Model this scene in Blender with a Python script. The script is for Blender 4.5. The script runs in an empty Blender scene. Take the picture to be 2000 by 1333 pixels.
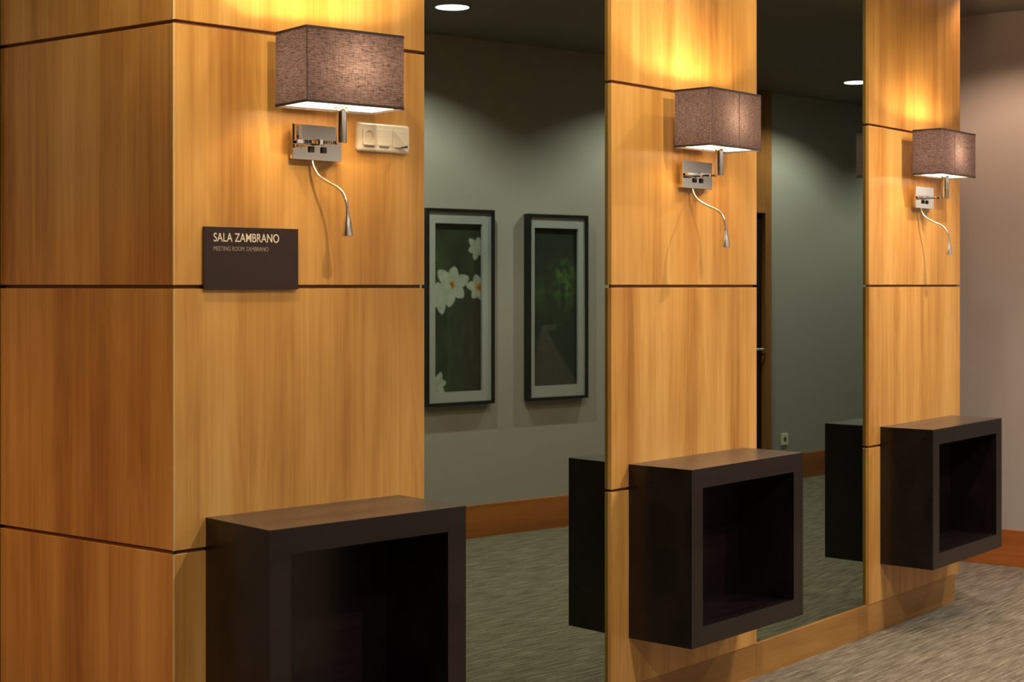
import bpy, bmesh, math, random
from mathutils import Vector, Matrix, noise
random.seed(4)
SC = bpy.context.scene
COL = SC.collection
PI = math.pi

# ------------------------------------------------------------------ camera
FPX, EYE, CEIL = 3050.0, 1.437, 2.83
cd = bpy.data.cameras.new('camera'); cam = bpy.data.objects.new('camera', cd); COL.objects.link(cam)
cam.location = (0, 0, EYE); cam.rotation_euler = (PI/2, 0, 0)
cd.sensor_width = 36; cd.sensor_fit = 'HORIZONTAL'; cd.lens = FPX/2000*36
cd.shift_y = -(666.5-556)/2000
cd.clip_start = .05; cd.clip_end = 60
cd.dof.use_dof = True; cd.dof.focus_distance = 4.7; cd.dof.aperture_fstop = 7.1
SC.camera = cam
SC.view_settings.view_transform = 'Standard'; SC.view_settings.look = 'None'
SC.view_settings.gamma = 1; SC.view_settings.exposure = -0.1
SC.view_settings.use_curve_mapping = False

# ------------------------------------------------------------------ world and lamp strengths
w = bpy.data.worlds.new('world'); SC.world = w; w.use_nodes = True
w.node_tree.nodes['Background'].inputs[0].default_value = (1, .85, .7, 1)
w.node_tree.nodes['Background'].inputs[1].default_value = .004
P_PIL, C_PIL = 38.0, (1, .82, .54)          # downlights just in front of the wood pillars
P_ROW, C_ROW = 158.0, (1, .93, .82)          # row of downlights along the plain wall
P_SPOT, C_SPOT = 104.0, (1, .82, .54)        # added spotlights, out of view, brightening the pillars
P_END, C_END = 66.0, (1, .66, .46)          # downlight by the end wall
P_NEAR, C_NEAR = 135.0, (1, .45, .10)        # added warm lamp, out of view, lighting the near pillar's return face
BULB, C_BULB = 700.0, (1, .74, .42)         # sconce bulbs

# ------------------------------------------------------------------ layout (metres, plan)
def V2(x, y): return Vector((x, y))
L = V2(-1.4115, 4.3073); A = V2(-.8383, 3.877); B = V2(-.2479, 4.4211)
C = V2(.32, 5.0312); D = V2(.893, 5.6981); E = V2(1.4598, 6.388); G = V2(2.0411, 7.1146)
class Frame:                      # u runs along the face, o comes out of it into the corridor
    def __init__(s, a, b):
        s.a = a; s.len = (b-a).length; s.t = (b-a).normalized(); s.n = V2(s.t.y, -s.t.x)
        s.ang = math.atan2(s.t.y, s.t.x)
    def p(s, u, o, z=0):
        q = s.a+s.t*u+s.n*o; return Vector((q.x, q.y, z))
P1, P2, P3 = Frame(A, B), Frame(C, D), Frame(E, G)
M1, M2 = Frame(B, C), Frame(D, E)
LF = Frame(L, A)                                     # return face of the near pillar
OA = V2(4.139, 4.768); OT = V2(.563875, .82586)      # plain wall opposite
OW = Frame(OA+OT*7.5, OA-OT*8)                       # seen from the corridor, u from the far end
def ou(u): return 7.5-u                              # distance along the plain wall -> frame u

# ------------------------------------------------------------------ helpers
def tag(o, label=None, cat=None, group=None, kind=None):
    if label: o['label'] = label
    if cat: o['category'] = cat
    if group: o['group'] = group
    if kind: o['kind'] = kind
    return o
def empty(name, loc, rz=0):
    o = bpy.data.objects.new(name, None); COL.objects.link(o)
    o.empty_display_size = .05; o.location = loc; o.rotation_euler = (0, 0, rz); return o
class MB:
    def __init__(s): s.bm = bmesh.new()
    def box(s, x0, x1, y0, y1, z0, z1, bev=0, seg=2):
        vs = [s.bm.verts.new((x, y, z)) for x in (x0, x1) for y in (y0, y1) for z in (z0, z1)]
        fs = [s.bm.faces.new([vs[i] for i in f]) for f in ((0,1,3,2),(4,6,7,5),(0,4,5,1),(2,3,7,6),(0,2,6,4),(1,5,7,3))]
        if bev:
            es = list({e for f in fs for e in f.edges})
            bmesh.ops.bevel(s.bm, geom=es, offset=bev, segments=seg, affect='EDGES', profile=.5)
        return s
    def prism(s, pts, y0, y1):            # pts in x,z ; extruded along y
        a = [s.bm.verts.new((x, y0, z)) for x, z in pts]; b = [s.bm.verts.new((x, y1, z)) for x, z in pts]
        n = len(pts); s.bm.faces.new(a); s.bm.faces.new(b[::-1])
        for i in range(n): s.bm.faces.new((a[i], b[i], b[(i+1) % n], a[(i+1) % n]))
        return s
    def slab(s, pts, z0, z1):             # pts in x,y ; extruded along z
        a = [s.bm.verts.new((x, y, z0)) for x, y in pts]; b = [s.bm.verts.new((x, y, z1)) for x, y in pts]
        n = len(pts); s.bm.faces.new(a); s.bm.faces.new(b[::-1])
        for i in range(n): s.bm.faces.new((a[i], b[i], b[(i+1) % n], a[(i+1) % n]))
        return s
    def ring(s, outer, inner, y0, y1):    # frame of rectangular section: outer/inner (x0,x1,z0,z1)
        def c(r): return [(r[0], r[2]), (r[1], r[2]), (r[1], r[3]), (r[0], r[3])]
        O0 = [s.bm.verts.new((x, y0, z)) for x, z in c(outer)]; O1 = [s.bm.verts.new((x, y1, z)) for x, z in c(outer)]
        I0 = [s.bm.verts.new((x, y0, z)) for x, z in c(inner)]; I1 = [s.bm.verts.new((x, y1, z)) for x, z in c(inner)]
        for i in range(4):
            j = (i+1) % 4
            for q in ((O0[i], O0[j], O1[j], O1[i]), (I0[i], I1[i], I1[j], I0[j]), (O0[i], I0[i], I0[j], O0[j]), (O1[i], O1[j], I1[j], I1[i])):
                s.bm.faces.new(q)
        return s
    def lathe(s, prof, axis_o=(0, 0, 0), n=24, rot=None):   # prof list of (r,z)
        rings = []
        R = rot or Matrix.Identity(3)
        for r, z in prof:
            if r < 1e-6: rings.append([s.bm.verts.new(Vector(axis_o)+R@Vector((0, 0, z)))])
            else: rings.append([s.bm.verts.new(Vector(axis_o)+R@Vector((r*math.cos(2*PI*i/n), r*math.sin(2*PI*i/n), z))) for i in range(n)])
        for a, b in zip(rings, rings[1:]):
            for i in range(n):
                j = (i+1) % n
                if len(a) == 1 and len(b) == 1: continue
                if len(a) == 1: s.bm.faces.new((a[0], b[j], b[i]))
                elif len(b) == 1: s.bm.faces.new((a[i], a[j], b[0]))
                else: s.bm.faces.new((a[i], a[j], b[j], b[i]))
        return s
    def tube(s, pts, r, n=10, cap=True):
        pts = [Vector(p) for p in pts]; rings = []; up = Vector((0, 1, .01)).normalized()
        for i, p in enumerate(pts):
            d = (pts[min(i+1, len(pts)-1)]-pts[max(i-1, 0)]).normalized()
            a = d.cross(up)
            a = a.normalized() if a.length > 1e-4 else Vector((1, 0, 0)); b = d.cross(a).normalized()
            rr = r(i/(len(pts)-1)) if callable(r) else r
            rings.append([s.bm.verts.new(p+a*rr*math.cos(2*PI*k/n)+b*rr*math.sin(2*PI*k/n)) for k in range(n)])
        for a, b in zip(rings, rings[1:]):
            for k in range(n): s.bm.faces.new((a[k], a[(k+1) % n], b[(k+1) % n], b[k]))
        if cap: s.bm.faces.new(rings[0][::-1]); s.bm.faces.new(rings[-1])
        return s
    def build(s, name, mat, parent=None, smooth=False, loc=None, rz=None, fix=True):
        if fix: bmesh.ops.recalc_face_normals(s.bm, faces=s.bm.faces)
        me = bpy.data.meshes.new(name); s.bm.to_mesh(me); s.bm.free(); me.materials.append(mat)
        if smooth:
            me.polygons.foreach_set('use_smooth', [True]*len(me.polygons))
            me.set_sharp_from_angle(angle=math.radians(38))
        o = bpy.data.objects.new(name, me); COL.objects.link(o)
        if parent: o.parent = parent
        if loc is not None: o.location = loc
        if rz is not None: o.rotation_euler = (0, 0, rz)
        return o
def spline(pts, n=8):
    P = [Vector(p) for p in pts]; P = [P[0]*2-P[1]]+P+[P[-1]*2-P[-2]]; out = []
    for i in range(1, len(P)-2):
        for k in range(n):
            t = k/n
            out.append(.5*((2*P[i])+(P[i+1]-P[i-1])*t+(2*P[i-1]-5*P[i]+4*P[i+1]-P[i+2])*t*t+(3*P[i]-P[i-1]-3*P[i+1]+P[i+2])*t**3))
    out.append(P[-2]); return out

# ------------------------------------------------------------------ materials
def mat(name):
    m = bpy.data.materials.new(name); m.use_nodes = True; nt = m.node_tree
    return m, nt, nt.nodes, nt.links, nt.nodes['Principled BSDF']
def plain(name, col, rough=.5, metal=0, spec=.5, bump=0, bscale=200, emit=None, es=0, coat=0):
    m, nt, N, K, b = mat(name)
    b.inputs['Base Color'].default_value = (*col, 1); b.inputs['Roughness'].default_value = rough
    b.inputs['Metallic'].default_value = metal; b.inputs['Specular IOR Level'].default_value = spec
    b.inputs['Coat Weight'].default_value = coat
    if emit: b.inputs['Emission Color'].default_value = (*emit, 1); b.inputs['Emission Strength'].default_value = es
    if bump:
        tc = N.new('ShaderNodeTexCoord'); nz = N.new('ShaderNodeTexNoise'); nz.inputs['Scale'].default_value = bscale; nz.inputs['Detail'].default_value = 3
        bp = N.new('ShaderNodeBump'); bp.inputs['Strength'].default_value = bump; bp.inputs['Distance'].default_value = .002
        K.new(tc.outputs['Object'], nz.inputs['Vector']); K.new(nz.outputs['Fac'], bp.inputs['Height']); K.new(bp.outputs['Normal'], b.inputs['Normal'])
    return m
def ramp(N, K, src, stops):
    r = N.new('ShaderNodeValToRGB'); e = r.color_ramp.elements
    while len(e) < len(stops): e.new(.5)
    for i, (p, c) in enumerate(stops): e[i].position = p; e[i].color = (*c, 1)
    K.new(src, r.inputs['Fac']); return r.outputs['Color']
def wood(name, dark, mid, light, vertical=True, rough=.3, band=9, spec=.5, contrast=1.0):
    m, nt, N, K, b = mat(name)
    tc = N.new('ShaderNodeTexCoord'); oi = N.new('ShaderNodeObjectInfo')
    off = N.new('ShaderNodeVectorMath'); off.operation = 'SCALE'; off.inputs[0].default_value = (37, 11, 53); K.new(oi.outputs['Random'], off.inputs['Scale'])
    add = N.new('ShaderNodeVectorMath'); add.operation = 'ADD'; K.new(tc.outputs['Object'], add.inputs[0]); K.new(off.outputs[0], add.inputs[1])
    def noise_(sc, scale=1, detail=3, dist=0):
        mp = N.new('ShaderNodeMapping'); mp.inputs['Scale'].default_value = sc if vertical else (sc[2], sc[1], sc[0])
        K.new(add.outputs[0], mp.inputs['Vector'])
        n = N.new('ShaderNodeTexNoise'); n.inputs['Scale'].default_value = scale; n.inputs['Detail'].default_value = detail; n.inputs['Distortion'].default_value = dist
        K.new(mp.outputs[0], n.inputs['Vector']); return n.outputs['Fac']
    bands = noise_((band, band, .25), 1, 2)
    rings = noise_((4.5, 4.5, .55), 1, 2, .3)
    fine = noise_((230, 230, 3.0), 1, 3)
    med = noise_((60, 60, 1.0), 1, 3)
    blot = noise_((7, 7, 2.2), 1, 2)
    def mth(op, a, bb=None, c=None):
        n = N.new('ShaderNodeMath'); n.operation = op
        for i, v in enumerate((a, bb, c)):
            if v is None: continue
            if isinstance(v, (int, float)): n.inputs[i].default_value = v
            else: K.new(v, n.inputs[i])
        return n.outputs[0]
    rg = mth('SINE', mth('MULTIPLY', rings, 95))
    v = mth('ADD', mth('MULTIPLY', bands, .75*contrast), mth('MULTIPLY', med, .26*contrast))
    v = mth('ADD', v, mth('MULTIPLY', fine, .22*contrast))
    v = mth('ADD', v, mth('MULTIPLY', rg, .022*contrast))
    v = mth('ADD', v, mth('MULTIPLY', blot, .25*contrast))
    v = mth('ADD', v, .5-.74*contrast)
    col = ramp(N, K, v, [(.30, dark), (.5, mid), (.72, light)])
    K.new(col, b.inputs['Base Color'])
    rr = mth('ADD', mth('MULTIPLY', med, .12), rough-.06); K.new(rr, b.inputs['Roughness'])
    b.inputs['Specular IOR Level'].default_value = spec
    bp = N.new('ShaderNodeBump'); bp.inputs['Strength'].default_value = .06; bp.inputs['Distance'].default_value = .001
    K.new(fine, bp.inputs['Height']); K.new(bp.outputs['Normal'], b.inputs['Normal'])
    return m
W_PANEL = wood('honey_veneer', (.37, .155, .030), (.56, .285, .068), (.70, .40, .125))
W_SKIRT = wood('honey_skirting', (.23, .105, .022), (.32, .155, .036), (.42, .215, .06), vertical=False, rough=.35)
W_BASE = wood('red_brown_skirting', (.22, .062, .013), (.33, .100, .019), (.43, .14, .03), vertical=False, rough=.35)
W_CASING = wood('door_casing_wood', (.20, .07, .015), (.30, .12, .03), (.40, .17, .05), rough=.35)
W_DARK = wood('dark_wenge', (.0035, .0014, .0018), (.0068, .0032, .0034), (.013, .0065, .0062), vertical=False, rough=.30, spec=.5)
W_TOP = wood('lit_wenge_top', (.045, .030, .023), (.070, .050, .039), (.11, .08, .064), vertical=False, rough=.30, spec=.6)  # lighter wenge: light falling from above put into the colour
CORE = plain('joint_brown', (.17, .062, .02), .6)
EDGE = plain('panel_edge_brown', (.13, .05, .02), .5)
WALLP = plain('painted_wall', (.36, .325, .295), .75, bump=.15, bscale=260, spec=.25)
CEILP = plain('ceiling_paint', (.20, .17, .145), .85, spec=.2)
MIRROR = plain('tinted_mirror', (.33, .405, .345), .0, metal=1)
MIRROR.node_tree.nodes['Principled BSDF'].inputs['Specular Tint'].default_value = (.33, .405, .345, 1)
CHROME = plain('polished_chrome', (.86, .84, .80), .045, metal=1)
SATIN = plain('satin_metal', (.72, .70, .68), .26, metal=1)
BLACK = plain('black_frame', (.010, .009, .009), .35)
BLACKP = plain('black_plastic', (.012, .011, .010), .4)
MATB = plain('mat_board', (.46, .43, .44), .8)
WHITEP = plain('ivory_plastic', (.80, .74, .62), .28, coat=.3)
SLOT = plain('slot_shadow_grey', (.10, .085, .07), .6)
SIGNM = plain('sign_plate_brown', (.022, .009, .007), .38)
LET1 = plain('cream_lettering', (.82, .74, .60), .5)
LET2 = plain('grey_lettering', (.30, .25, .22), .5)
TRIM = plain('shade_binding', (.018, .010, .012), .7)
CANW = plain('downlight_reflector', (.10, .10, .10), .5)
RIMM = plain('downlight_rim', (.10, .095, .09), .45)
LENS = plain('downlight_lens', (.9, .9, .9), .4, emit=(.80, .93, 1), es=3.0)
LEDM = plain('led_lens', (.9, .9, .9), .3, emit=(1, .9, .7), es=1.6)
BULBM = plain('bulb_glass', (1, 1, 1), .4, emit=C_BULB, es=BULB)
DOORM = plain('dark_door_leaf', (.010, .007, .006), .4)

def glass():
    m, nt, N, K, b = mat('picture_glass'); out = N['Material Output']; N.remove(b)
    t = N.new('ShaderNodeBsdfTransparent'); t.inputs[0].default_value = (.95, .97, .96, 1)
    g = N.new('ShaderNodeBsdfGlossy'); g.inputs['Roughness'].default_value = .01
    lw = N.new('ShaderNodeLayerWeight'); lw.inputs[0].default_value = .5
    pw = N.new('ShaderNodeMath'); pw.operation = 'POWER'; K.new(lw.outputs['Facing'], pw.inputs[0]); pw.inputs[1].default_value = 5
    f = N.new('ShaderNodeMath'); f.operation = 'MULTIPLY_ADD'; K.new(pw.outputs[0], f.inputs[0]); f.inputs[1].default_value = .5; f.inputs[2].default_value = .03; x = N.new('ShaderNodeMixShader')
    K.new(f.outputs[0], x.inputs[0]); K.new(t.outputs[0], x.inputs[1]); K.new(g.outputs[0], x.inputs[2]); K.new(x.outputs[0], out.inputs[0]); return m
GLASS = glass()
def fabric():
    m, nt, N, K, b = mat('woven_shade_fabric'); out = N['Material Output']; N.remove(b)
    tc = N.new('ShaderNodeTexCoord')
    def nz(sc, d=2):
        mp = N.new('ShaderNodeMapping'); mp.inputs['Scale'].default_value = sc; K.new(tc.outputs['Object'], mp.inputs['Vector'])
        n = N.new('ShaderNodeTexNoise'); n.inputs['Scale'].default_value = 1; n.inputs['Detail'].default_value = d; K.new(mp.outputs[0], n.inputs['Vector']); return n.outputs['Fac']
    h = nz((70, 70, 1100)); v0 = nz((1100, 1100, 60)); vm = N.new('ShaderNodeMath'); vm.operation = 'MULTIPLY_ADD'; K.new(v0, vm.inputs[0]); vm.inputs[1].default_value = .55; vm.inputs[2].default_value = .225; v = vm.outputs[0]
    a = N.new('ShaderNodeMath'); a.operation = 'ADD'; K.new(h, a.inputs[0]); K.new(v, a.inputs[1])
    s = N.new('ShaderNodeMath'); s.operation = 'MULTIPLY_ADD'; K.new(a.outputs[0], s.inputs[0]); s.inputs[1].default_value = 1.6; s.inputs[2].default_value = -1.1
    cd_ = ramp(N, K, s.outputs[0], [(.15, (.012, .007, .009)), (.9, (.088, .054, .060))])
    ct_ = ramp(N, K, s.outputs[0], [(.15, (.0013, .0009, .0009)), (.9, (.014, .0104, .0108))])
    d = N.new('ShaderNodeBsdfDiffuse'); K.new(cd_, d.inputs[0])
    t = N.new('ShaderNodeBsdfTranslucent'); K.new(ct_, t.inputs[0])
    ad = N.new('ShaderNodeAddShader'); K.new(d.outputs[0], ad.inputs[0]); K.new(t.outputs[0], ad.inputs[1])
    inn = N.new('ShaderNodeBsdfDiffuse'); inn.inputs[0].default_value = (.8, .76, .72, 1)
    g = N.new('ShaderNodeNewGeometry'); x = N.new('ShaderNodeMixShader')
    K.new(g.outputs['Backfacing'], x.inputs[0]); K.new(ad.outputs[0], x.inputs[1]); K.new(inn.outputs[0], x.inputs[2]); K.new(x.outputs[0], out.inputs[0]); return m
FABRIC = fabric()
def diffuser():
    m, nt, N, K, b = mat('opal_diffuser'); out = N['Material Output']; N.remove(b)
    t = N.new('ShaderNodeBsdfTransparent'); t.inputs[0].default_value = (1, 1, 1, 1)
    l = N.new('ShaderNodeBsdfTranslucent'); l.inputs[0].default_value = (.9, .86, .8, 1)
    x = N.new('ShaderNodeMixShader'); x.inputs[0].default_value = .5
    K.new(t.outputs[0], x.inputs[1]); K.new(l.outputs[0], x.inputs[2]); K.new(x.outputs[0], out.inputs[0]); return m
OPAL = diffuser()
def carpet():
    m, nt, N, K, b = mat('ribbed_carpet')
    tc = N.new('ShaderNodeTexCoord')
    def nz(sc, d=2, dist=0):
        m0 = N.new('ShaderNodeMapping'); m0.inputs['Rotation'].default_value = (0, 0, -math.radians(50)); K.new(tc.outputs['Object'], m0.inputs['Vector'])
        mp = N.new('ShaderNodeMapping'); mp.inputs['Scale'].default_value = sc; K.new(m0.outputs[0], mp.inputs['Vector'])
        n = N.new('ShaderNodeTexNoise'); n.inputs['Scale'].default_value = 1; n.inputs['Detail'].default_value = d; n.inputs['Distortion'].default_value = dist; K.new(mp.outputs[0], n.inputs['Vector']); return n.outputs['Fac']
    a = nz((6, 80, 1), 2, .05); c = nz((45, 170, 1), 2)
    s = N.new('ShaderNodeMath'); s.operation = 'MULTIPLY_ADD'; K.new(c, s.inputs[0]); s.inputs[1].default_value = .35
    K.new(a, s.inputs[2])
    t = N.new('ShaderNodeMath'); t.operation = 'SUBTRACT'; K.new(s.outputs[0], t.inputs[0]); t.inputs[1].default_value = .175
    K.new(ramp(N, K, t.outputs[0], [(.30, (.095, .076, .055)), (.5, (.16, .133, .098)), (.72, (.26, .222, .17))]), b.inputs['Base Color'])
    b.inputs['Roughness'].default_value = .95; b.inputs['Specular IOR Level'].default_value = .1
    bp = N.new('ShaderNodeBump'); bp.inputs['Strength'].default_value = .6; bp.inputs['Distance'].default_value = .004
    K.new(t.outputs[0], bp.inputs['Height']); K.new(bp.outputs['Normal'], b.inputs['Normal']); return m
CARPET = carpet()

# ------------------------------------------------------------------ room shell
back = V2(-math.cos(math.radians(48.35)), -math.sin(math.radians(48.35)))
far = OA+OT*7.5; near = OA-OT*8
LW = L+back*8                                        # near end of the left wall
E0 = V2(2.334, 8.116); ED = V2(.8113, -.5846)        # end wall
E_end = E0+ED*.70; EB = E0-ED*.9
fwd = -back
floor_pts = [(-12, -9), (10, -9), (10, 14), (-12, 14)]
tag(MB().slab(floor_pts, -.05, 0).build('floor', CARPET), kind='structure')
def wall(name, fr, u0, u1, z0=0, z1=CEIL+.06, th=.1, m=WALLP, out=0.0, kind='structure'):
    o = MB().box(u0, u1, -out, th, z0, z1).build(name, m, loc=fr.p(0, 0, 0), rz=fr.ang)
    if kind: tag(o, kind=kind)
    return o
wall('wall_right', OW, 0, 15.5)
FB = Frame(LW, near); FF = Frame(E_end+fwd*4.0, far)
wall('wall_back', Frame(near, LW), 0, (near-LW).length)
EW = Frame(EB, E_end)
wall('wall_end', EW, 0, EW.len)
ER = Frame(E_end, E_end+fwd*4.5)
wall('wall_end_return', Frame(E_end, E_end+fwd*4.5), 0, 4.5)
X0 = E_end+fwd*4.4
wall('wall_far', Frame(X0, far), 0, (far-X0).length)
LWF = Frame(LW, L); wall('wall_left', LWF, 0, LWF.len-.02)
# masonry behind the mirrors and the pillars
bk = [Frame(L+V2(-.02, .03), EB+V2(-.02, .05))]
BW = Frame(V2(-1.40, 4.36), EB); tag(MB().box(0, BW.len, -0.0, .1, 0, CEIL+.06).build('wall_front', WALLP, loc=BW.p(0, 0, 0), rz=BW.ang), kind='structure')

# ------------------------------------------------------------------ downlights (positions along the row)
ROW = [V2(3.147, 4.633)+OT*2.13*k for k in (-2, -1, 0, 1, 2, 3)]
HOLE = .085
warm_near = V2(-2.75, 2.1)
end_light = E0+ED*.42-V2(.5846, .8113)*.72
PIL = [P1.p(-.30, .55).xy, P2.p(-.30, .52).xy, P3.p(-.60, .55).xy]
end_light2 = V2(2.36, 5.62)  # added lamp, out of view, brightening the lower end wall
spots = [(p, P_PIL, C_PIL, 'pil') for p in PIL]+[(p, P_ROW, C_ROW, 'row') for p in ROW]+[(end_light, P_END, C_END, 'end'), (end_light2, P_END, C_END, 'end'), (warm_near, P_NEAR, C_NEAR, 'near')]
# ceiling with round holes for the recessed lamps
bm = bmesh.new()
def cell(x0, x1, y0, y1):
    bm.faces.new([bm.verts.new((x, y, 0)) for x, y in ((x0, y0), (x1, y0), (x1, y1), (x0, y1))])
cs = [(p.x, p.y) for p, *_ in spots]
H = .14
ys = sorted({-9, 14} | {round(y+d, 4) for x, y in cs for d in (-H, H)})
for ya, yb in zip(ys, ys[1:]):                       # strips between the square surrounds of the holes
    xs = sorted((x-H, x+H) for x, y in cs if y-H < (ya+yb)/2 < y+H); x_ = -12
    for a_, b_ in xs:
        cell(x_, a_, ya, yb); x_ = b_
    cell(x_, 10, ya, yb)
for (x, y) in cs:
    n = 32
    ins = [bm.verts.new((x+HOLE*math.cos(2*PI*i/n), y+HOLE*math.sin(2*PI*i/n), 0)) for i in range(n)]
    outp = []
    for i in range(n):
        c_, s_ = math.cos(2*PI*i/n), math.sin(2*PI*i/n); k = H/max(abs(c_), abs(s_)); outp.append(bm.verts.new((x+c_*k, y+s_*k, 0)))
    for i in range(n): bm.faces.new((ins[i], ins[(i+1) % n], outp[(i+1) % n], outp[i]))
for f in bm.faces:
    if f.normal.z > 0: f.normal_flip()
me = bpy.data.meshes.new('ceiling'); bm.to_mesh(me); bm.free(); me.materials.append(CEILP)
ceil = bpy.data.objects.new('ceiling', me); COL.objects.link(ceil); ceil.location = (0, 0, CEIL); tag(ceil, kind='structure')

def downlight(p, power, colr, label, group=None, lift=.050, rad=.016):
    r = empty('ceiling_light', (p.x, p.y, CEIL)); tag(r, label, 'ceiling light', group)
    MB().lathe([(HOLE-.001, -.001), (HOLE+.004, -.003), (HOLE+.012, -.002), (HOLE+.012, 0.0)], n=40).build('rim', RIMM, r, True)
    MB().lathe([(HOLE-.001, -.001), (HOLE-.004, .04), (HOLE-.012, .075), (.05, .08), (0, .08)], n=32).build('reflector', CANW, r, True)
    MB().lathe([(0, .0745), (.068, .0745), (.068, .078)], n=32).build('lens', LENS, r, True)
    ld = bpy.data.lights.new('downlight_source', 'POINT'); ld.energy = power; ld.color = colr; ld.shadow_soft_size = rad
    lo = bpy.data.objects.new('downlight_source', ld); COL.objects.link(lo); lo.parent = r; lo.location = (0, 0, lift)
    return r
names = [
         'recessed downlight above the camera side of the plain wall', 'recessed downlight facing the near pillar, out of view',
         'white recessed downlight glowing at the top of the near mirror', 'recessed downlight hidden behind the middle pillar',
         'small white recessed downlight glowing in the far mirror', 'recessed downlight at the far end of the corridor, out of view']
for q, nm in zip(ROW, names): downlight(q, P_ROW, C_ROW, nm, 'downlights along the plain wall')
for q, nm in zip(PIL, ('near', 'middle', 'far')): downlight(q, P_PIL, C_PIL, 'recessed downlight above the %s wood pillar' % nm, None, .036, .03)
downlight(end_light, P_END, C_END, 'warm recessed downlight above the pinkish end wall')
downlight(end_light2, P_END*2.0, (1, .78, .62), 'added unseen warm downlight in front of the far pillar, nearest the corridor middle')
downlight(warm_near, P_NEAR, C_NEAR, 'added unseen warm downlight beside the return face of the near pillar')

# unseen spotlights added to brighten the wood pillars at sconce level
def spotlight(p, tgt, power, cone, blend, label):
    r = empty('added_spotlight', (p.x, p.y, CEIL)); tag(r, label, 'spotlight', 'added unseen spotlights')
    MB().lathe([(0, -.001), (.05, -.001), (.05, -.012), (.008, -.014), (.008, -.05), (0, -.05)], n=24).build('mount', RIMM, r, True)
    d = (tgt-Vector((p.x, p.y, CEIL-.07))).normalized(); q = d.to_track_quat('-Z', 'Y')
    h = MB().lathe([(0, .06), (.022, .06), (.032, .03), (.034, -.035), (.031, -.035), (.028, .02), (0, .022)], n=24).build('housing', RIMM, r, True)
    h.location = (0, 0, -.075); h.rotation_mode = 'QUATERNION'; h.rotation_quaternion = q
    ld = bpy.data.lights.new('spotlight_source', 'SPOT'); ld.energy = power; ld.color = C_SPOT; ld.shadow_soft_size = .02
    ld.spot_size = math.radians(cone); ld.spot_blend = blend
    lo = bpy.data.objects.new('spotlight_source', ld); COL.objects.link(lo); lo.parent = h; lo.location = (0, 0, -.036)
spotlight(P1.p(.05, 1.75), P1.p(.12, 0, 1.90), P_SPOT, 46, 1.0, 'added unseen spotlight aimed at the near pillar')
spotlight(P2.p(-.12, 1.75), P2.p(.20, 0, 1.90), P_SPOT, 42, 1.0, 'added unseen spotlight aimed at the middle pillar')
spotlight(P3.p(.02, 1.42), P3.p(.42, 0, 1.75), P_SPOT*.85, 40, 1.0, 'added unseen spotlight aimed at the far pillar')

# ------------------------------------------------------------------ pillars
MID, JO, JW = 1.431, .661, .0095
BASEH = .125
zj = [MID-JO, MID, MID+JO]
edges = [BASEH]+zj+[CEIL]
TH = .016
def pillar(fr, label, extra=None, depth=.12, right_face=True):
    r = empty('pillar', fr.p(0, 0, 0), fr.ang); tag(r, label, 'pillar', 'wood-clad pillars')
    W = fr.len; core = MB()
    if extra is None:
        core.box(.012, W-.012, TH-.006, depth, BASEH, CEIL)
    rows = []
    for i in range(4):
        z0 = edges[i]+(JW/2 if i else 0); z1 = edges[i+1]-(JW/2 if i < 3 else 0); rows.append((z0, z1))
        MB().box(0, W, 0, TH, z0, z1, .0009, 1).build('panel', W_PANEL, r)
        if extra is None:                              # narrow side panels into the recess
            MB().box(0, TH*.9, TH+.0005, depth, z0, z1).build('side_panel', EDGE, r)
            MB().box(W-TH*.9, W, TH+.0005, depth, z0, z1).build('side_panel', W_PANEL, r)
    if extra is not None:                              # return face
        ang = LF.ang-fr.ang; Lw = LF.len
        for z0, z1 in rows:
            o = MB().box(-Lw, -.0025, 0, TH, z0, z1, .0009, 1).build('panel', W_PANEL, r); o.rotation_euler = (0, 0, ang)
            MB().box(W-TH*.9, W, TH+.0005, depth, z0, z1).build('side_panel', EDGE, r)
        def lf(u, o):                                  # point on the return frame -> pillar local
            q = LF.p(u, o); d = V2(q.x, q.y)-fr.a; return (d.dot(fr.t), -d.dot(fr.n))
        k = TH-.006
        a0 = lf(.012, -k); a1 = lf(LF.len-.006, -k)
        pts = [a0, (.004, k+.002), (W-.012, k), (W-.012, depth), (.05, depth+.35), lf(.012, -.12)]
        core.slab(pts, BASEH, CEIL)
        # rounded corner bead
        MB().lathe([(0, BASEH), (.0035, BASEH), (.0035, zj[0]-JW/2), (0, zj[0]-JW/2)], (-.0005, .0025, 0), 12).build('corner_bead', LIP, r, True)
        for a, b in ((zj[0], zj[1]), (zj[1], zj[2]), (zj[2], CEIL)):
            MB().lathe([(0, a+JW/2), (.0035, a+JW/2), (.0035, b-JW/2), (0, b-JW/2)], (-.0005, .0025, 0), 12).build('corner_bead', LIP, r, True)
    core.build('core', CORE, r)
    return r
LIP = plain('pale_edge_lip', (.62, .40, .17), .3)
pillar(P1, 'wide near wood pillar with sign, socket plate and a return face at left', extra=True)
pillar(P2, 'middle wood pillar between the two mirrors')
pillar(P3, 'far wood pillar beside the pinkish end wall')

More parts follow.
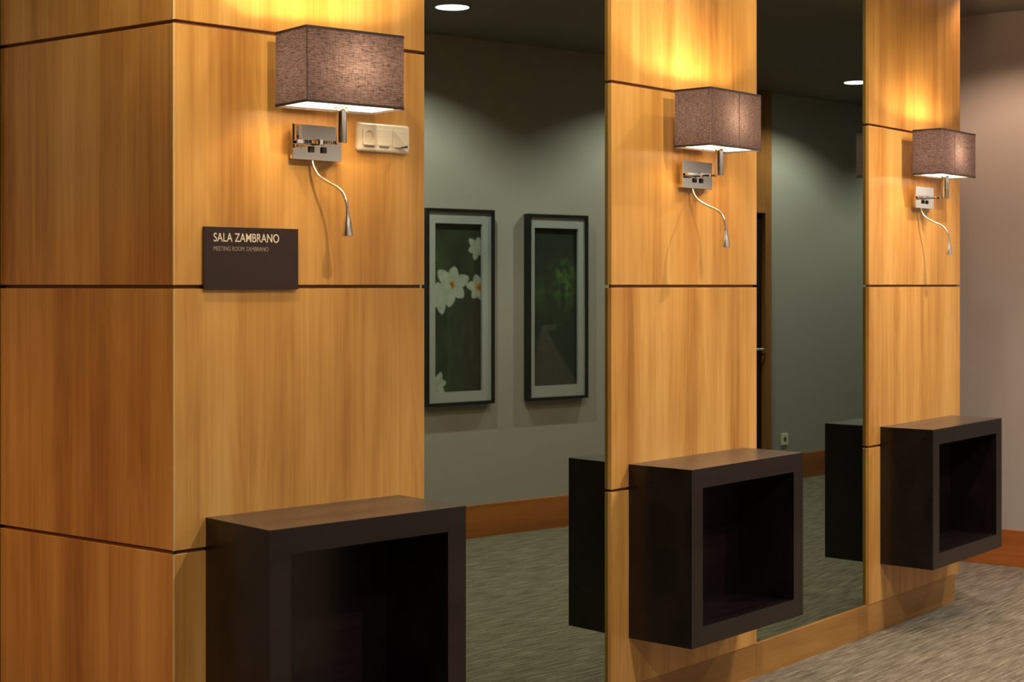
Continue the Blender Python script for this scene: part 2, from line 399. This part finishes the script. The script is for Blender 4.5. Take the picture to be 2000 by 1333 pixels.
# ------------------------------------------------------------------ mirrors, skirting below the pillars and mirrors
DM = .014
for fr, (ua, ub), lab in ((M1, (-.06, .06), 'large tinted mirror between near and middle pillars reflecting two pictures'),
                          (M2, (-.06, .06), 'tall tinted mirror between middle and far pillars reflecting an empty wall')):
    r = empty('mirror', fr.p(0, -DM, BASEH), fr.ang); tag(r, lab, 'mirror', 'tinted wall mirrors')
    W = fr.len
    o = MB().box(-.006, W+.006, 0, .006, 0, CEIL-BASEH).build('mirror_glass', MIRROR, r)
def skirt(fr, u0, u1, out, name='baseboard_front', th=.02):
    o = MB().box(u0, u1, -out, th, 0, BASEH-.0005, .001, 1).build(name, W_SKIRT, loc=fr.p(0, 0, 0), rz=fr.ang); tag(o, kind='structure'); return o
skirt(LF, .01, LF.len-.002, -.003)
for fr, a, b, o_ in ((P1, .004, P1.len, -.003), (M1, 0, M1.len, -.003), (P2, 0, P2.len, -.003), (M2, 0, M2.len, -.003), (P3, 0, P3.len-.05, -.003)):
    skirt(fr, a, b, o_, th=.115 if fr is P3 else .02)
# red-brown skirting of the plain walls
def base(fr, u0, u1, name, h=.185): 
    o = MB().box(u0, u1, -.014, 0, 0, h, .001, 1).build(name, W_BASE, loc=fr.p(0, 0, 0), rz=fr.ang); tag(o, kind='structure')
U_D0, U_D1 = 2.55, 3.602          # wooden door surround on the plain wall
base(OW, ou(8)+.5+.02, ou(U_D1)-.0, 'baseboard_right'); base(OW, ou(U_D0), 15.4, 'baseboard_right')
base(EW, .0, EW.len, 'baseboard_end')
base(LWF, 0, LWF.len-.05, 'baseboard_left'); 

# ------------------------------------------------------------------ door on the plain wall
dr = empty('door_1', OW.p(ou((U_D0+U_D1)/2), 0, 0), OW.ang); tag(dr, kind='structure')
hw = (U_D1-U_D0)/2
dz = 1.98
li, ri = -hw+.069, hw-.069
MB().box(-hw, li, -.03, 0, 0, CEIL).build('casing', W_CASING, dr)
MB().box(ri, hw, -.03, 0, 0, CEIL).build('casing', W_CASING, dr)
MB().box(li, ri, -.03, 0, dz+.0, CEIL).build('casing', W_CASING, dr)
MB().ring((li, ri, -.02, dz), (li+.03, ri-.03, -.021, dz-.03), -.045, -.012).build('architrave', W_CASING, dr)
MB().box(li+.03, ri-.03, -.010, 0, 0, dz-.03).build('door_leaf', DOORM, dr)
MB().tube(spline([(li+.075, -.012, .975), (li+.075, -.055, .975), (li+.10, -.062, .975), (li+.19, -.06, .975)], 5), .008).build('door_handle', SATIN, dr, True)

# ------------------------------------------------------------------ wall consoles
def console(fr, u0, u1, out, z0, z1, label, yaw=0.0, o0=0.0):
    cu = (u0+u1)/2; W = (u1-u0)/2
    r = empty('wall_console', fr.p(cu, o0, z0), fr.ang+yaw); tag(r, label, 'console', 'dark wall consoles')
    H_ = z1-z0; b = .062
    MB().ring((-W, W, 0, H_), (-W+b, W-b, b, H_-b), -out, 0).build('case', W_DARK, r)
    MB().box(-W+b, W-b, -.02, -.002, b, H_-b).build('back_panel', W_DARK, r)
    MB().box(-W, W, -out, 0, H_, H_+.0012).build('lit_top_skin', W_TOP, r)['label'] = 'top surface coloured lighter for light from above'  # thin skin carrying the painted light on the console top
    return r
Z0c, Z1c = .281, .848
console(P1, .090, .711, .285, Z0c, Z1c, 'dark wood box console on near pillar, cut by bottom edge')
console(P2, .0943, .7834, .2474, Z0c, Z1c, 'dark wood box console on middle pillar')
console(P3, .1052, .8374, .2306, Z0c-.003, Z1c-.002, 'dark wood box console on far pillar, nearest the end wall')

# ------------------------------------------------------------------ sconces
def rrect(x0, x1, y0, y1, r, n=4):
    pts = []
    for cx, cy, a0 in ((x1-r, y1-r, 0), (x0+r, y1-r, 90), (x0+r, y0+r, 180), (x1-r, y0+r, 270)):
        for k in range(n+1):
            a = math.radians(a0+90*k/n); pts.append((cx+r*math.cos(a), cy+r*math.sin(a)))
    return pts
def wallring(b, pts, z0, z1):
    a = [b.bm.verts.new((x, y, z0)) for x, y in pts]; c = [b.bm.verts.new((x, y, z1)) for x, y in pts]
    for i in range(len(pts)):
        j = (i+1) % len(pts); b.bm.faces.new((a[i], a[j], c[j], c[i]))
def sconce(fr, plate, shade, tube_u, flex, label, yaw=0.0, seam=0.0):
    pu0, pu1 = plate; cu = (pu0+pu1)/2
    r = empty('wall_sconce', fr.p(cu, 0, 1.766), fr.ang); tag(r, label, 'wall lamp', 'fabric-shaded wall sconces')
    w_ = (pu1-pu0)/2; h = .093
    bp_ = MB().box(-w_+.006, w_-.006, -.022, 0, .002, h-.016).build('back_box', CHROME, r)
    MB().box(-w_, w_, -.0255, -.022, 0, h, .0006, 1).build('face_plate', CHROME, r)
    for sx in (-.020, .020):
        bt = MB().box(sx-.008, sx+.008, -.0305, -.0255, .020, .036, .001, 1).build('button', BLACKP, r)
    tu = tube_u-cu; to = .127; zt = .046
    # swivel knuckle, flat arm, post
    MB().lathe([(0, -.008), (.013, -.008), (.013, .008), (0, .008)], (0, -.034, zt), 20).build('knuckle', CHROME, r, True)
    MB().tube([(0, -.0255, zt), (0, -.034, zt)], .006).build('pivot', CHROME, r, True)
    arm = MB(); pa = spline([(-w_+.006, -.036, 0), (-w_*.45, -.039, 0), (0, -.047, 0), (w_*.5, -.072, 0), (tu, -to, 0)], 6)
    for i in range(len(pa)-1):
        d = (pa[i+1]-pa[i]).normalized(); nn = Vector((-d.y, d.x, 0))*.0055
        arm_v = [(pa[i]-nn), (pa[i+1]-nn), (pa[i+1]+nn), (pa[i]+nn)]
        arm.slab([(q.x, q.y) for q in arm_v], zt-.0045, zt+.0045)
    arm.build('arm', CHROME, r)
    su0, su1, so0, so1, sz0, sz1 = shade
    MB().lathe([(0, zt-.007), (.0135, zt-.007), (.0145, zt-.005), (.0145, .130), (.0215, .131), (.0215, .134), (.012, .134), (.012, .165), (.017, .166), (.017, .19), (0, .19)], (tu, -to, 0), 28).build('post', CHROME, r, True)
    # shade
    sc_ = ((su0+su1)/2-cu, -(so0+so1)/2); hx = (su1-su0)/2; hy = (so1-so0)/2
    pv = Matrix.Rotation(yaw, 4, 'Z')
    def place(o): o.location = (sc_[0], sc_[1], sz0-1.766); o.rotation_euler = (0, 0, yaw); return o
    Hs = sz1-sz0
    b = MB(); wallring(b, rrect(-hx, hx, -hy, hy, .006), 0, Hs); sh = place(b.build('lamp_shade', FABRIC, r, True, fix=False))
    def child(o): o.parent = sh; return o
    for z0, z1 in ((-.0008, .0058), (Hs-.0058, Hs+.0008)):
        b = MB()
        po = rrect(-hx-.0009, hx+.0009, -hy-.0009, hy+.0009, .0065); pi_ = rrect(-hx+.0009, hx-.0009, -hy+.0009, hy-.0009, .0052)
        n = len(po)
        vo = [[b.bm.verts.new((x, y, z)) for x, y in po] for z in (z0, z1)]; vi = [[b.bm.verts.new((x, y, z)) for x, y in pi_] for z in (z0, z1)]
        for i in range(n):
            j = (i+1) % n
            for q in ((vo[0][i], vo[0][j], vo[1][j], vo[1][i]), (vi[0][i], vi[1][i], vi[1][j], vi[0][j]), (vo[0][i], vi[0][i], vi[0][j], vo[0][j]), (vo[1][i], vo[1][j], vi[1][j], vi[1][i])): b.bm.faces.new(q)
        child(b.build('binding', TRIM, None))
    child(MB().box(seam-.0012, seam+.0012, -hy-.0011, -hy-.0002, .004, Hs-.004).build('seam', TRIM, None))
    dfz = .006
    child(MB().slab(rrect(-hx+.002, hx-.002, -hy+.002, hy-.002, .004), dfz, dfz+.0004).build('diffuser', OPAL, None, fix=False))
    b = MB(); b.lathe([(0, -.030), (.012, -.027), (.021, -.014), (.024, 0), (.021, .014), (.012, .024), (0, .027)], (tu-sc_[0], 0, Hs*.52), 12); 
    child(b.build('bulb', BULBM, None, True))
    # reading arm
    fu = flex-cu
    k = [(0, .02, .001), (.001, .024, -.018), (.005, .040, -.040), (.013, .068, -.058), (.023, .104, -.076), (.029, .124, -.098), (.032, .132, -.125), (.032, .133, -.142)]
    pts = [(fu+a*.95, -o_, z) for a, o_, z in k]
    pts[0] = (fu, -.018, .001)
    MB().tube(spline(pts, 7), .0042, 12).build('gooseneck', SATIN, r, True)
    e = Vector(pts[-1])
    hd = MB().lathe([(0, .004), (.0058, .004), (.0066, -.008), (.0108, -.026), (.0145, -.052), (.0150, -.060), (.0135, -.0605), (.0125, -.056), (0, -.055)], e, 24).build('reading_head', SATIN, r, True)
    o = MB().lathe([(0, -.0590), (.0124, -.0590), (.0124, -.0555)], e, 20).build('led_lens', LEDM, None, True); o.parent = hd
    return r
G0, G1 = .054, .199
sconce(P1, (.336, .494), (.262, .560, G0, G1+.012, 1.895, 2.087), .419, .403, 'large near wall sconce above the sign, brown rectangular fabric shade', yaw=-.075, seam=-.147)
sconce(P2, (.369, .548), (.275, .589, G0, G1, 1.894, 2.085), .437, .435, 'wall sconce on the middle pillar, brown rectangular fabric shade', seam=.015)
sconce(P3, (.398, .5835), (.298, .655, G0, G1-.012, 1.899, 2.089), .472, .462, 'smallest, farthest wall sconce on the far pillar', seam=-.05)

# ------------------------------------------------------------------ sign
sg = empty('room_sign', P1.p(.2205, 0, 1.424), P1.ang); tag(sg, 'dark brown meeting room sign plate below the near sconce', 'sign')
MB().box(-.1430, .1430, -.012, -.005, 0, .159, .0005, 1).build('plate', SIGNM, sg)
MB().box(-.12, .12, -.005, 0, .02, .14).build('spacer', BLACKP, sg)
def text(s, u0, u1, zb, cap, m, name, dep=.0006, bold=0.0):
    c = bpy.data.curves.new('t', 'FONT'); c.body = s; c.extrude = dep; c.offset = bold
    o = bpy.data.objects.new('t', c); COL.objects.link(o); dg = bpy.context.evaluated_depsgraph_get(); me = bpy.data.meshes.new_from_object(o.evaluated_get(dg))
    bpy.data.objects.remove(o); xs = [v.co.x for v in me.vertices]; ys = [v.co.y for v in me.vertices]
    x0, x1, y0, y1 = min(xs), max(xs), min(ys), max(ys)
    for v in me.vertices:
        x, y, z = v.co; v.co = (u0+(x-x0)/(x1-x0)*(u1-u0), -.0124-z, zb+(y-y0)/(y1-y0)*cap)
    me.materials.clear(); me.materials.append(m); ob = bpy.data.objects.new(name, me); COL.objects.link(ob); ob.parent = sg; return ob
text('SALA ZAMBRANO', -.1155, .0815, .1215, .0222, LET1, 'lettering', bold=.002)
text('MEETING ROOM ZAMBRANO', -.1165, .0490, .0985, .0112, LET2, 'lettering')['label'] = 'smaller grey line of text'

# ------------------------------------------------------------------ socket and switch plate
sp = empty('socket_plate', P1.p(.650, 0, 1.8015), P1.ang); tag(sp, 'ivory socket and switch plate right of the near sconce', 'socket')
hwp = .091; hp = .079
b = MB(); lay = [(0, 0), (-.007, 0), (-.0105, .0025), (-.012, .007)]
rings = []
for y, ins in lay:
    rings.append([b.bm.verts.new((x, y, z)) for x, z in rrect(-hwp+ins, hwp-ins, ins, hp-ins, .009-ins*.5, 5)])
for a_, c_ in zip(rings, rings[1:]):
    for i in range(len(a_)): j = (i+1) % len(a_); b.bm.faces.new((a_[i], a_[j], c_[j], c_[i]))
b.bm.faces.new(rings[-1]); b.build('cover', WHITEP, sp, True)
def module(x): return MB().box(x-.0215, x+.0215, -.0145, -.011, .0175, .062, .0008, 1)
s1 = MB(); n = 28; x0 = -.053
# schuko module: square insert with a round well
outer = [s1.bm.verts.new((x0+.0215*max(-1, min(1, 1.42*math.cos(2*PI*i/n))), -.0148, .0397+.0222*max(-1, min(1, 1.42*math.sin(2*PI*i/n))))) for i in range(n)]
inn = [s1.bm.verts.new((x0+.0178*math.cos(2*PI*i/n), -.0148, .0397+.0178*math.sin(2*PI*i/n))) for i in range(n)]
inb = [s1.bm.verts.new((x0+.0172*math.cos(2*PI*i/n), -.0015, .0397+.0172*math.sin(2*PI*i/n))) for i in range(n)]
outb = [s1.bm.verts.new((v.co.x, -.012, v.co.z)) for v in outer]
for i in range(n):
    j = (i+1) % n
    for q in ((outer[i], outer[j], inn[j], inn[i]), (inn[i], inn[j], inb[j], inb[i]), (outer[i], outb[i], outb[j], outer[j])): s1.bm.faces.new(q)
s1.bm.faces.new(inb); sk = s1.build('socket', WHITEP, sp)
for dx in (-.0055, .0055):
    h_ = MB().lathe([(0, 0), (.0027, 0), (.0027, .0008), (0, .0008)], (x0+dx, -.0016, .0397), 12, Matrix.Rotation(PI/2, 3, 'X')).build('pin_hole', SLOT, None); h_.parent = sk
for dz_ in (-1, 1):
    q = MB().box(x0-.003, x0+.003, -.012, -.002, .0397+dz_*.0165-.0012, .0397+dz_*.0165+.0012).build('earth_clip', SLOT, None); q.parent = sk
module(-.001).build('blank_module', WHITEP, sp)
module(.051).build('switch_module', WHITEP, sp)
for x in (-.053, -.001): MB().box(x-.017, x+.015, -.0150, -.0120, .0135, .0149).build('label_slot', SLOT, sp)
# triangular tilted lever with rolled tip
lv = MB(); T_ = [(.034, .060), (.034, .0155), (.066, .0165)]
va = [lv.bm.verts.new((x, y, z)) for (x, z), y in zip(T_, (-.0148, -.0155, -.030))]
vb = [lv.bm.verts.new((x, -.0140, z)) for x, z in T_]
lv.bm.faces.new(va); lv.bm.faces.new(vb[::-1])
for i in range(3): j = (i+1) % 3; lv.bm.faces.new((va[i], vb[i], vb[j], va[j]))
lvo = lv.build('pull_lever', WHITEP, sp)
q = MB().tube([(.050, -.022, .0155), (.058, -.027, .0165), (.067, -.030, .0185)], lambda t: .0020+.0014*t, 12).build('lever_tip', SLOT, None, True); q.parent = lvo

# ------------------------------------------------------------------ pictures on the plain wall
def clampf(x, a=0, b=1): return max(a, min(b, x))
def mixc(a, b, t): t = clampf(t); return tuple(a[i]*(1-t)+b[i]*t for i in range(3))
def nzf(x, y, s, seed=0): return noise.fractal(Vector((x*s, y*s, seed)), 1.0, 2.0, 3)*.5+.5
def petal(x, y, cx, cy, ang, ln, wd):
    dx, dy = x-cx, y-cy; c, s = math.cos(ang), math.sin(ang); a = dx*c+dy*s; b_ = -dx*s+dy*c
    if a < 0 or a > ln: return 0
    ww = wd*math.sin(PI*clampf(a/ln))**.6
    return clampf((ww-abs(b_))/.010) if ww > 0 else 0
def flower(x, y):                 # x 0..1 left-right as seen in the mirror, y 0..2.7 from the bottom
    g = nzf(x, y, 3, 2); c = mixc((.010, .012, .006), (.032, .045, .016), g)
    c = mixc(c, (.025, .015, .010), clampf((x-.45)*3)*clampf(2.4-y)*.8)
    c = mixc(c, (.045, .09, .02), clampf(1-math.hypot((x-.12)/.28, (y-2.2)/.35))*nzf(x, y, 7, 5))
    st = abs(x-(.30+.05*math.sin(y*2)))
    if y < 1.35 and st < .02: c = mixc(c, (.03, .07, .02), .6)
    wv = nzf(x, y, 9, 9)
    if y < 1.25: c = mixc(c, (.035, .055, .022), clampf((nzf(x*3, y*.6, 6, 11)-.55)*4)*.8)
    W_ = mixc((.42, .43, .36), (.60, .61, .55), wv)
    for fx, fy, R_, an0, eye in ((.40, 1.82, .38, .35, 1), (.97, 1.78, .28, .9, 1), (.15, 1.62, .30, .7, 0), (.92, 2.46, .22, .3, 0), (.10, .15, .22, 1.2, 0)):
        m_ = 0
        for k in range(6): m_ = max(m_, petal(x, y, fx, fy, an0+k*PI/3, R_*(1-.15*(k % 2)), R_*.30))
        c = mixc(c, W_, m_)
        if eye:
            d = math.hypot(x-fx, y-fy)
            c = mixc(c, (.62, .24, .03), clampf((.075-d)/.012))
            c = mixc(c, (.30, .09, .01), clampf((.035-d)/.012))
    return c
def alley(x, y):
    g = nzf(x, y, 5, 21); c = mixc((.006, .009, .005), (.022, .030, .012), g)
    lf_ = clampf(1-math.hypot((x-.75)/.42, (y-1.85)/.60)); c = mixc(c, (.10, .21, .03), lf_*clampf((nzf(x, y, 8, 30)-.35)*2.2))
    lf_ = clampf(1-math.hypot((x-.12)/.25, (y-1.6)/.4)); c = mixc(c, (.05, .11, .02), lf_*nzf(x, y, 10, 33))
    for tx, w_ in ((.60, .012), (.76, .016), (.86, .010), (.97, .012)):
        if 1.15 < y < 2.05 and abs(x-tx-.02*math.sin(y*5)) < w_: c = mixc(c, (.13, .17, .08), .45*nzf(x, y, 6, 50)*clampf((y-1.15)*3))
    if y > 2.0: c = mixc(c, (.010, .014, .008), clampf((y-2.0)*2.5))
    # path, widening towards the viewer
    hy_ = 1.05
    if y < hy_:
        t = (hy_-y)/hy_; l_, r_ = .20-.35*t, .32+.75*t
        e_ = min(x-l_, r_-x); c = mixc(c, mixc((.045, .032, .028), (.075, .055, .048), nzf(x, y, 12, 40)), clampf(e_/.08))
        if x > r_: c = mixc(c, (.012, .018, .010), .5)
    if abs(y-1.02) < .05 and .25 < x < .55: c = mixc(c, (.12, .11, .09), .35)
    return c
def print_mat(name, fn):
    m, nt, N, K, b_ = mat(name); a_ = N.new('ShaderNodeVertexColor'); a_.layer_name = 'print'
    K.new(a_.outputs['Color'], b_.inputs['Base Color']); b_.inputs['Roughness'].default_value = .6; return m
def picture(u0, u1, z0, z1, pr, fn, label, nm):
    # u grows away from the camera's end; the frame's own x runs the other way
    cu = (u0+u1)/2; W = (u1-u0)/2; Hh = z1-z0
    r = empty('framed_picture', OW.p(ou(cu), .003, z0), OW.ang); tag(r, label, 'picture')
    MB().ring((-W, W, 0, Hh), (-W+.017, W-.017, .017, Hh-.017), -.047, 0).build('frame', BLACK, r)
    MB().box(-W+.017, W-.017, -.004, 0, .017, Hh-.017).build('backing', BLACK, r)
    pa, pb, pz0, pz1 = pr                                  # print extents u,u,z,z
    xa, xb = -(pb-cu), -(pa-cu); za, zb = pz0-z0, pz1-z0
    MB().ring((-W+.0175, W-.0175, .0175, Hh-.0175), (xa, xb, za, zb), -.034, -.020).build('mat_board', MATB, r)
    nx, ny = 70, 190; me = bpy.data.meshes.new('print'); vs = []; fs = []
    for j in range(ny+1):
        for i in range(nx+1): vs.append((xa-.004+(xb-xa+.008)*i/nx, -.012, za-.004+(zb-za+.008)*j/ny))
    for j in range(ny):
        for i in range(nx): k = j*(nx+1)+i; fs.append((k, k+1, k+nx+2, k+nx+1))
    me.from_pydata(vs, [], fs); ca = me.color_attributes.new('print', 'FLOAT_COLOR', 'POINT')
    asp = (zb-za)/(xb-xa)
    for k in range(len(vs)):
        i = k % (nx+1); j = k//(nx+1); c = [q*1.15 if max(fn_c) < .2 else q*.85 for fn_c in (fn(1-i/nx, j/ny*asp),) for q in fn_c]; ca.data[k].color = (*c, 1)
    me.materials.append(print_mat('print_'+nm, fn)); o = bpy.data.objects.new('print', me); COL.objects.link(o); o.parent = r
    MB().box(-W+.0175, W-.0175, -.0415, -.040, .0175, Hh-.0175).build('picture_glass', GLASS, r)
picture(-.335, .138, .761, 1.860, (-.270, .058, .836, 1.778), flower, 'black framed photograph of white daffodils on the plain wall, seen in the near mirror', 'daffodils')
picture(.388, .845, .760, 1.848, (.440, .776, .843, 1.768), alley, 'black framed photograph of a shady garden path on the plain wall', 'garden_path')

# ------------------------------------------------------------------ socket on the plain wall
so = empty('wall_outlet', OW.p(ou(3.798), 0, .262), OW.ang); tag(so, 'small white outlet low on the plain wall beyond the door', 'outlet')
MB().box(-.04, .04, -.010, 0, 0, .085, .002, 2).build('cover', WHITEP, so)
MB().lathe([(0, 0), (.019, 0), (.019, .0012), (0, .0012)], (0, -.010, .043), 20, Matrix.Rotation(PI/2, 3, 'X')).build('socket', SLOT, so)
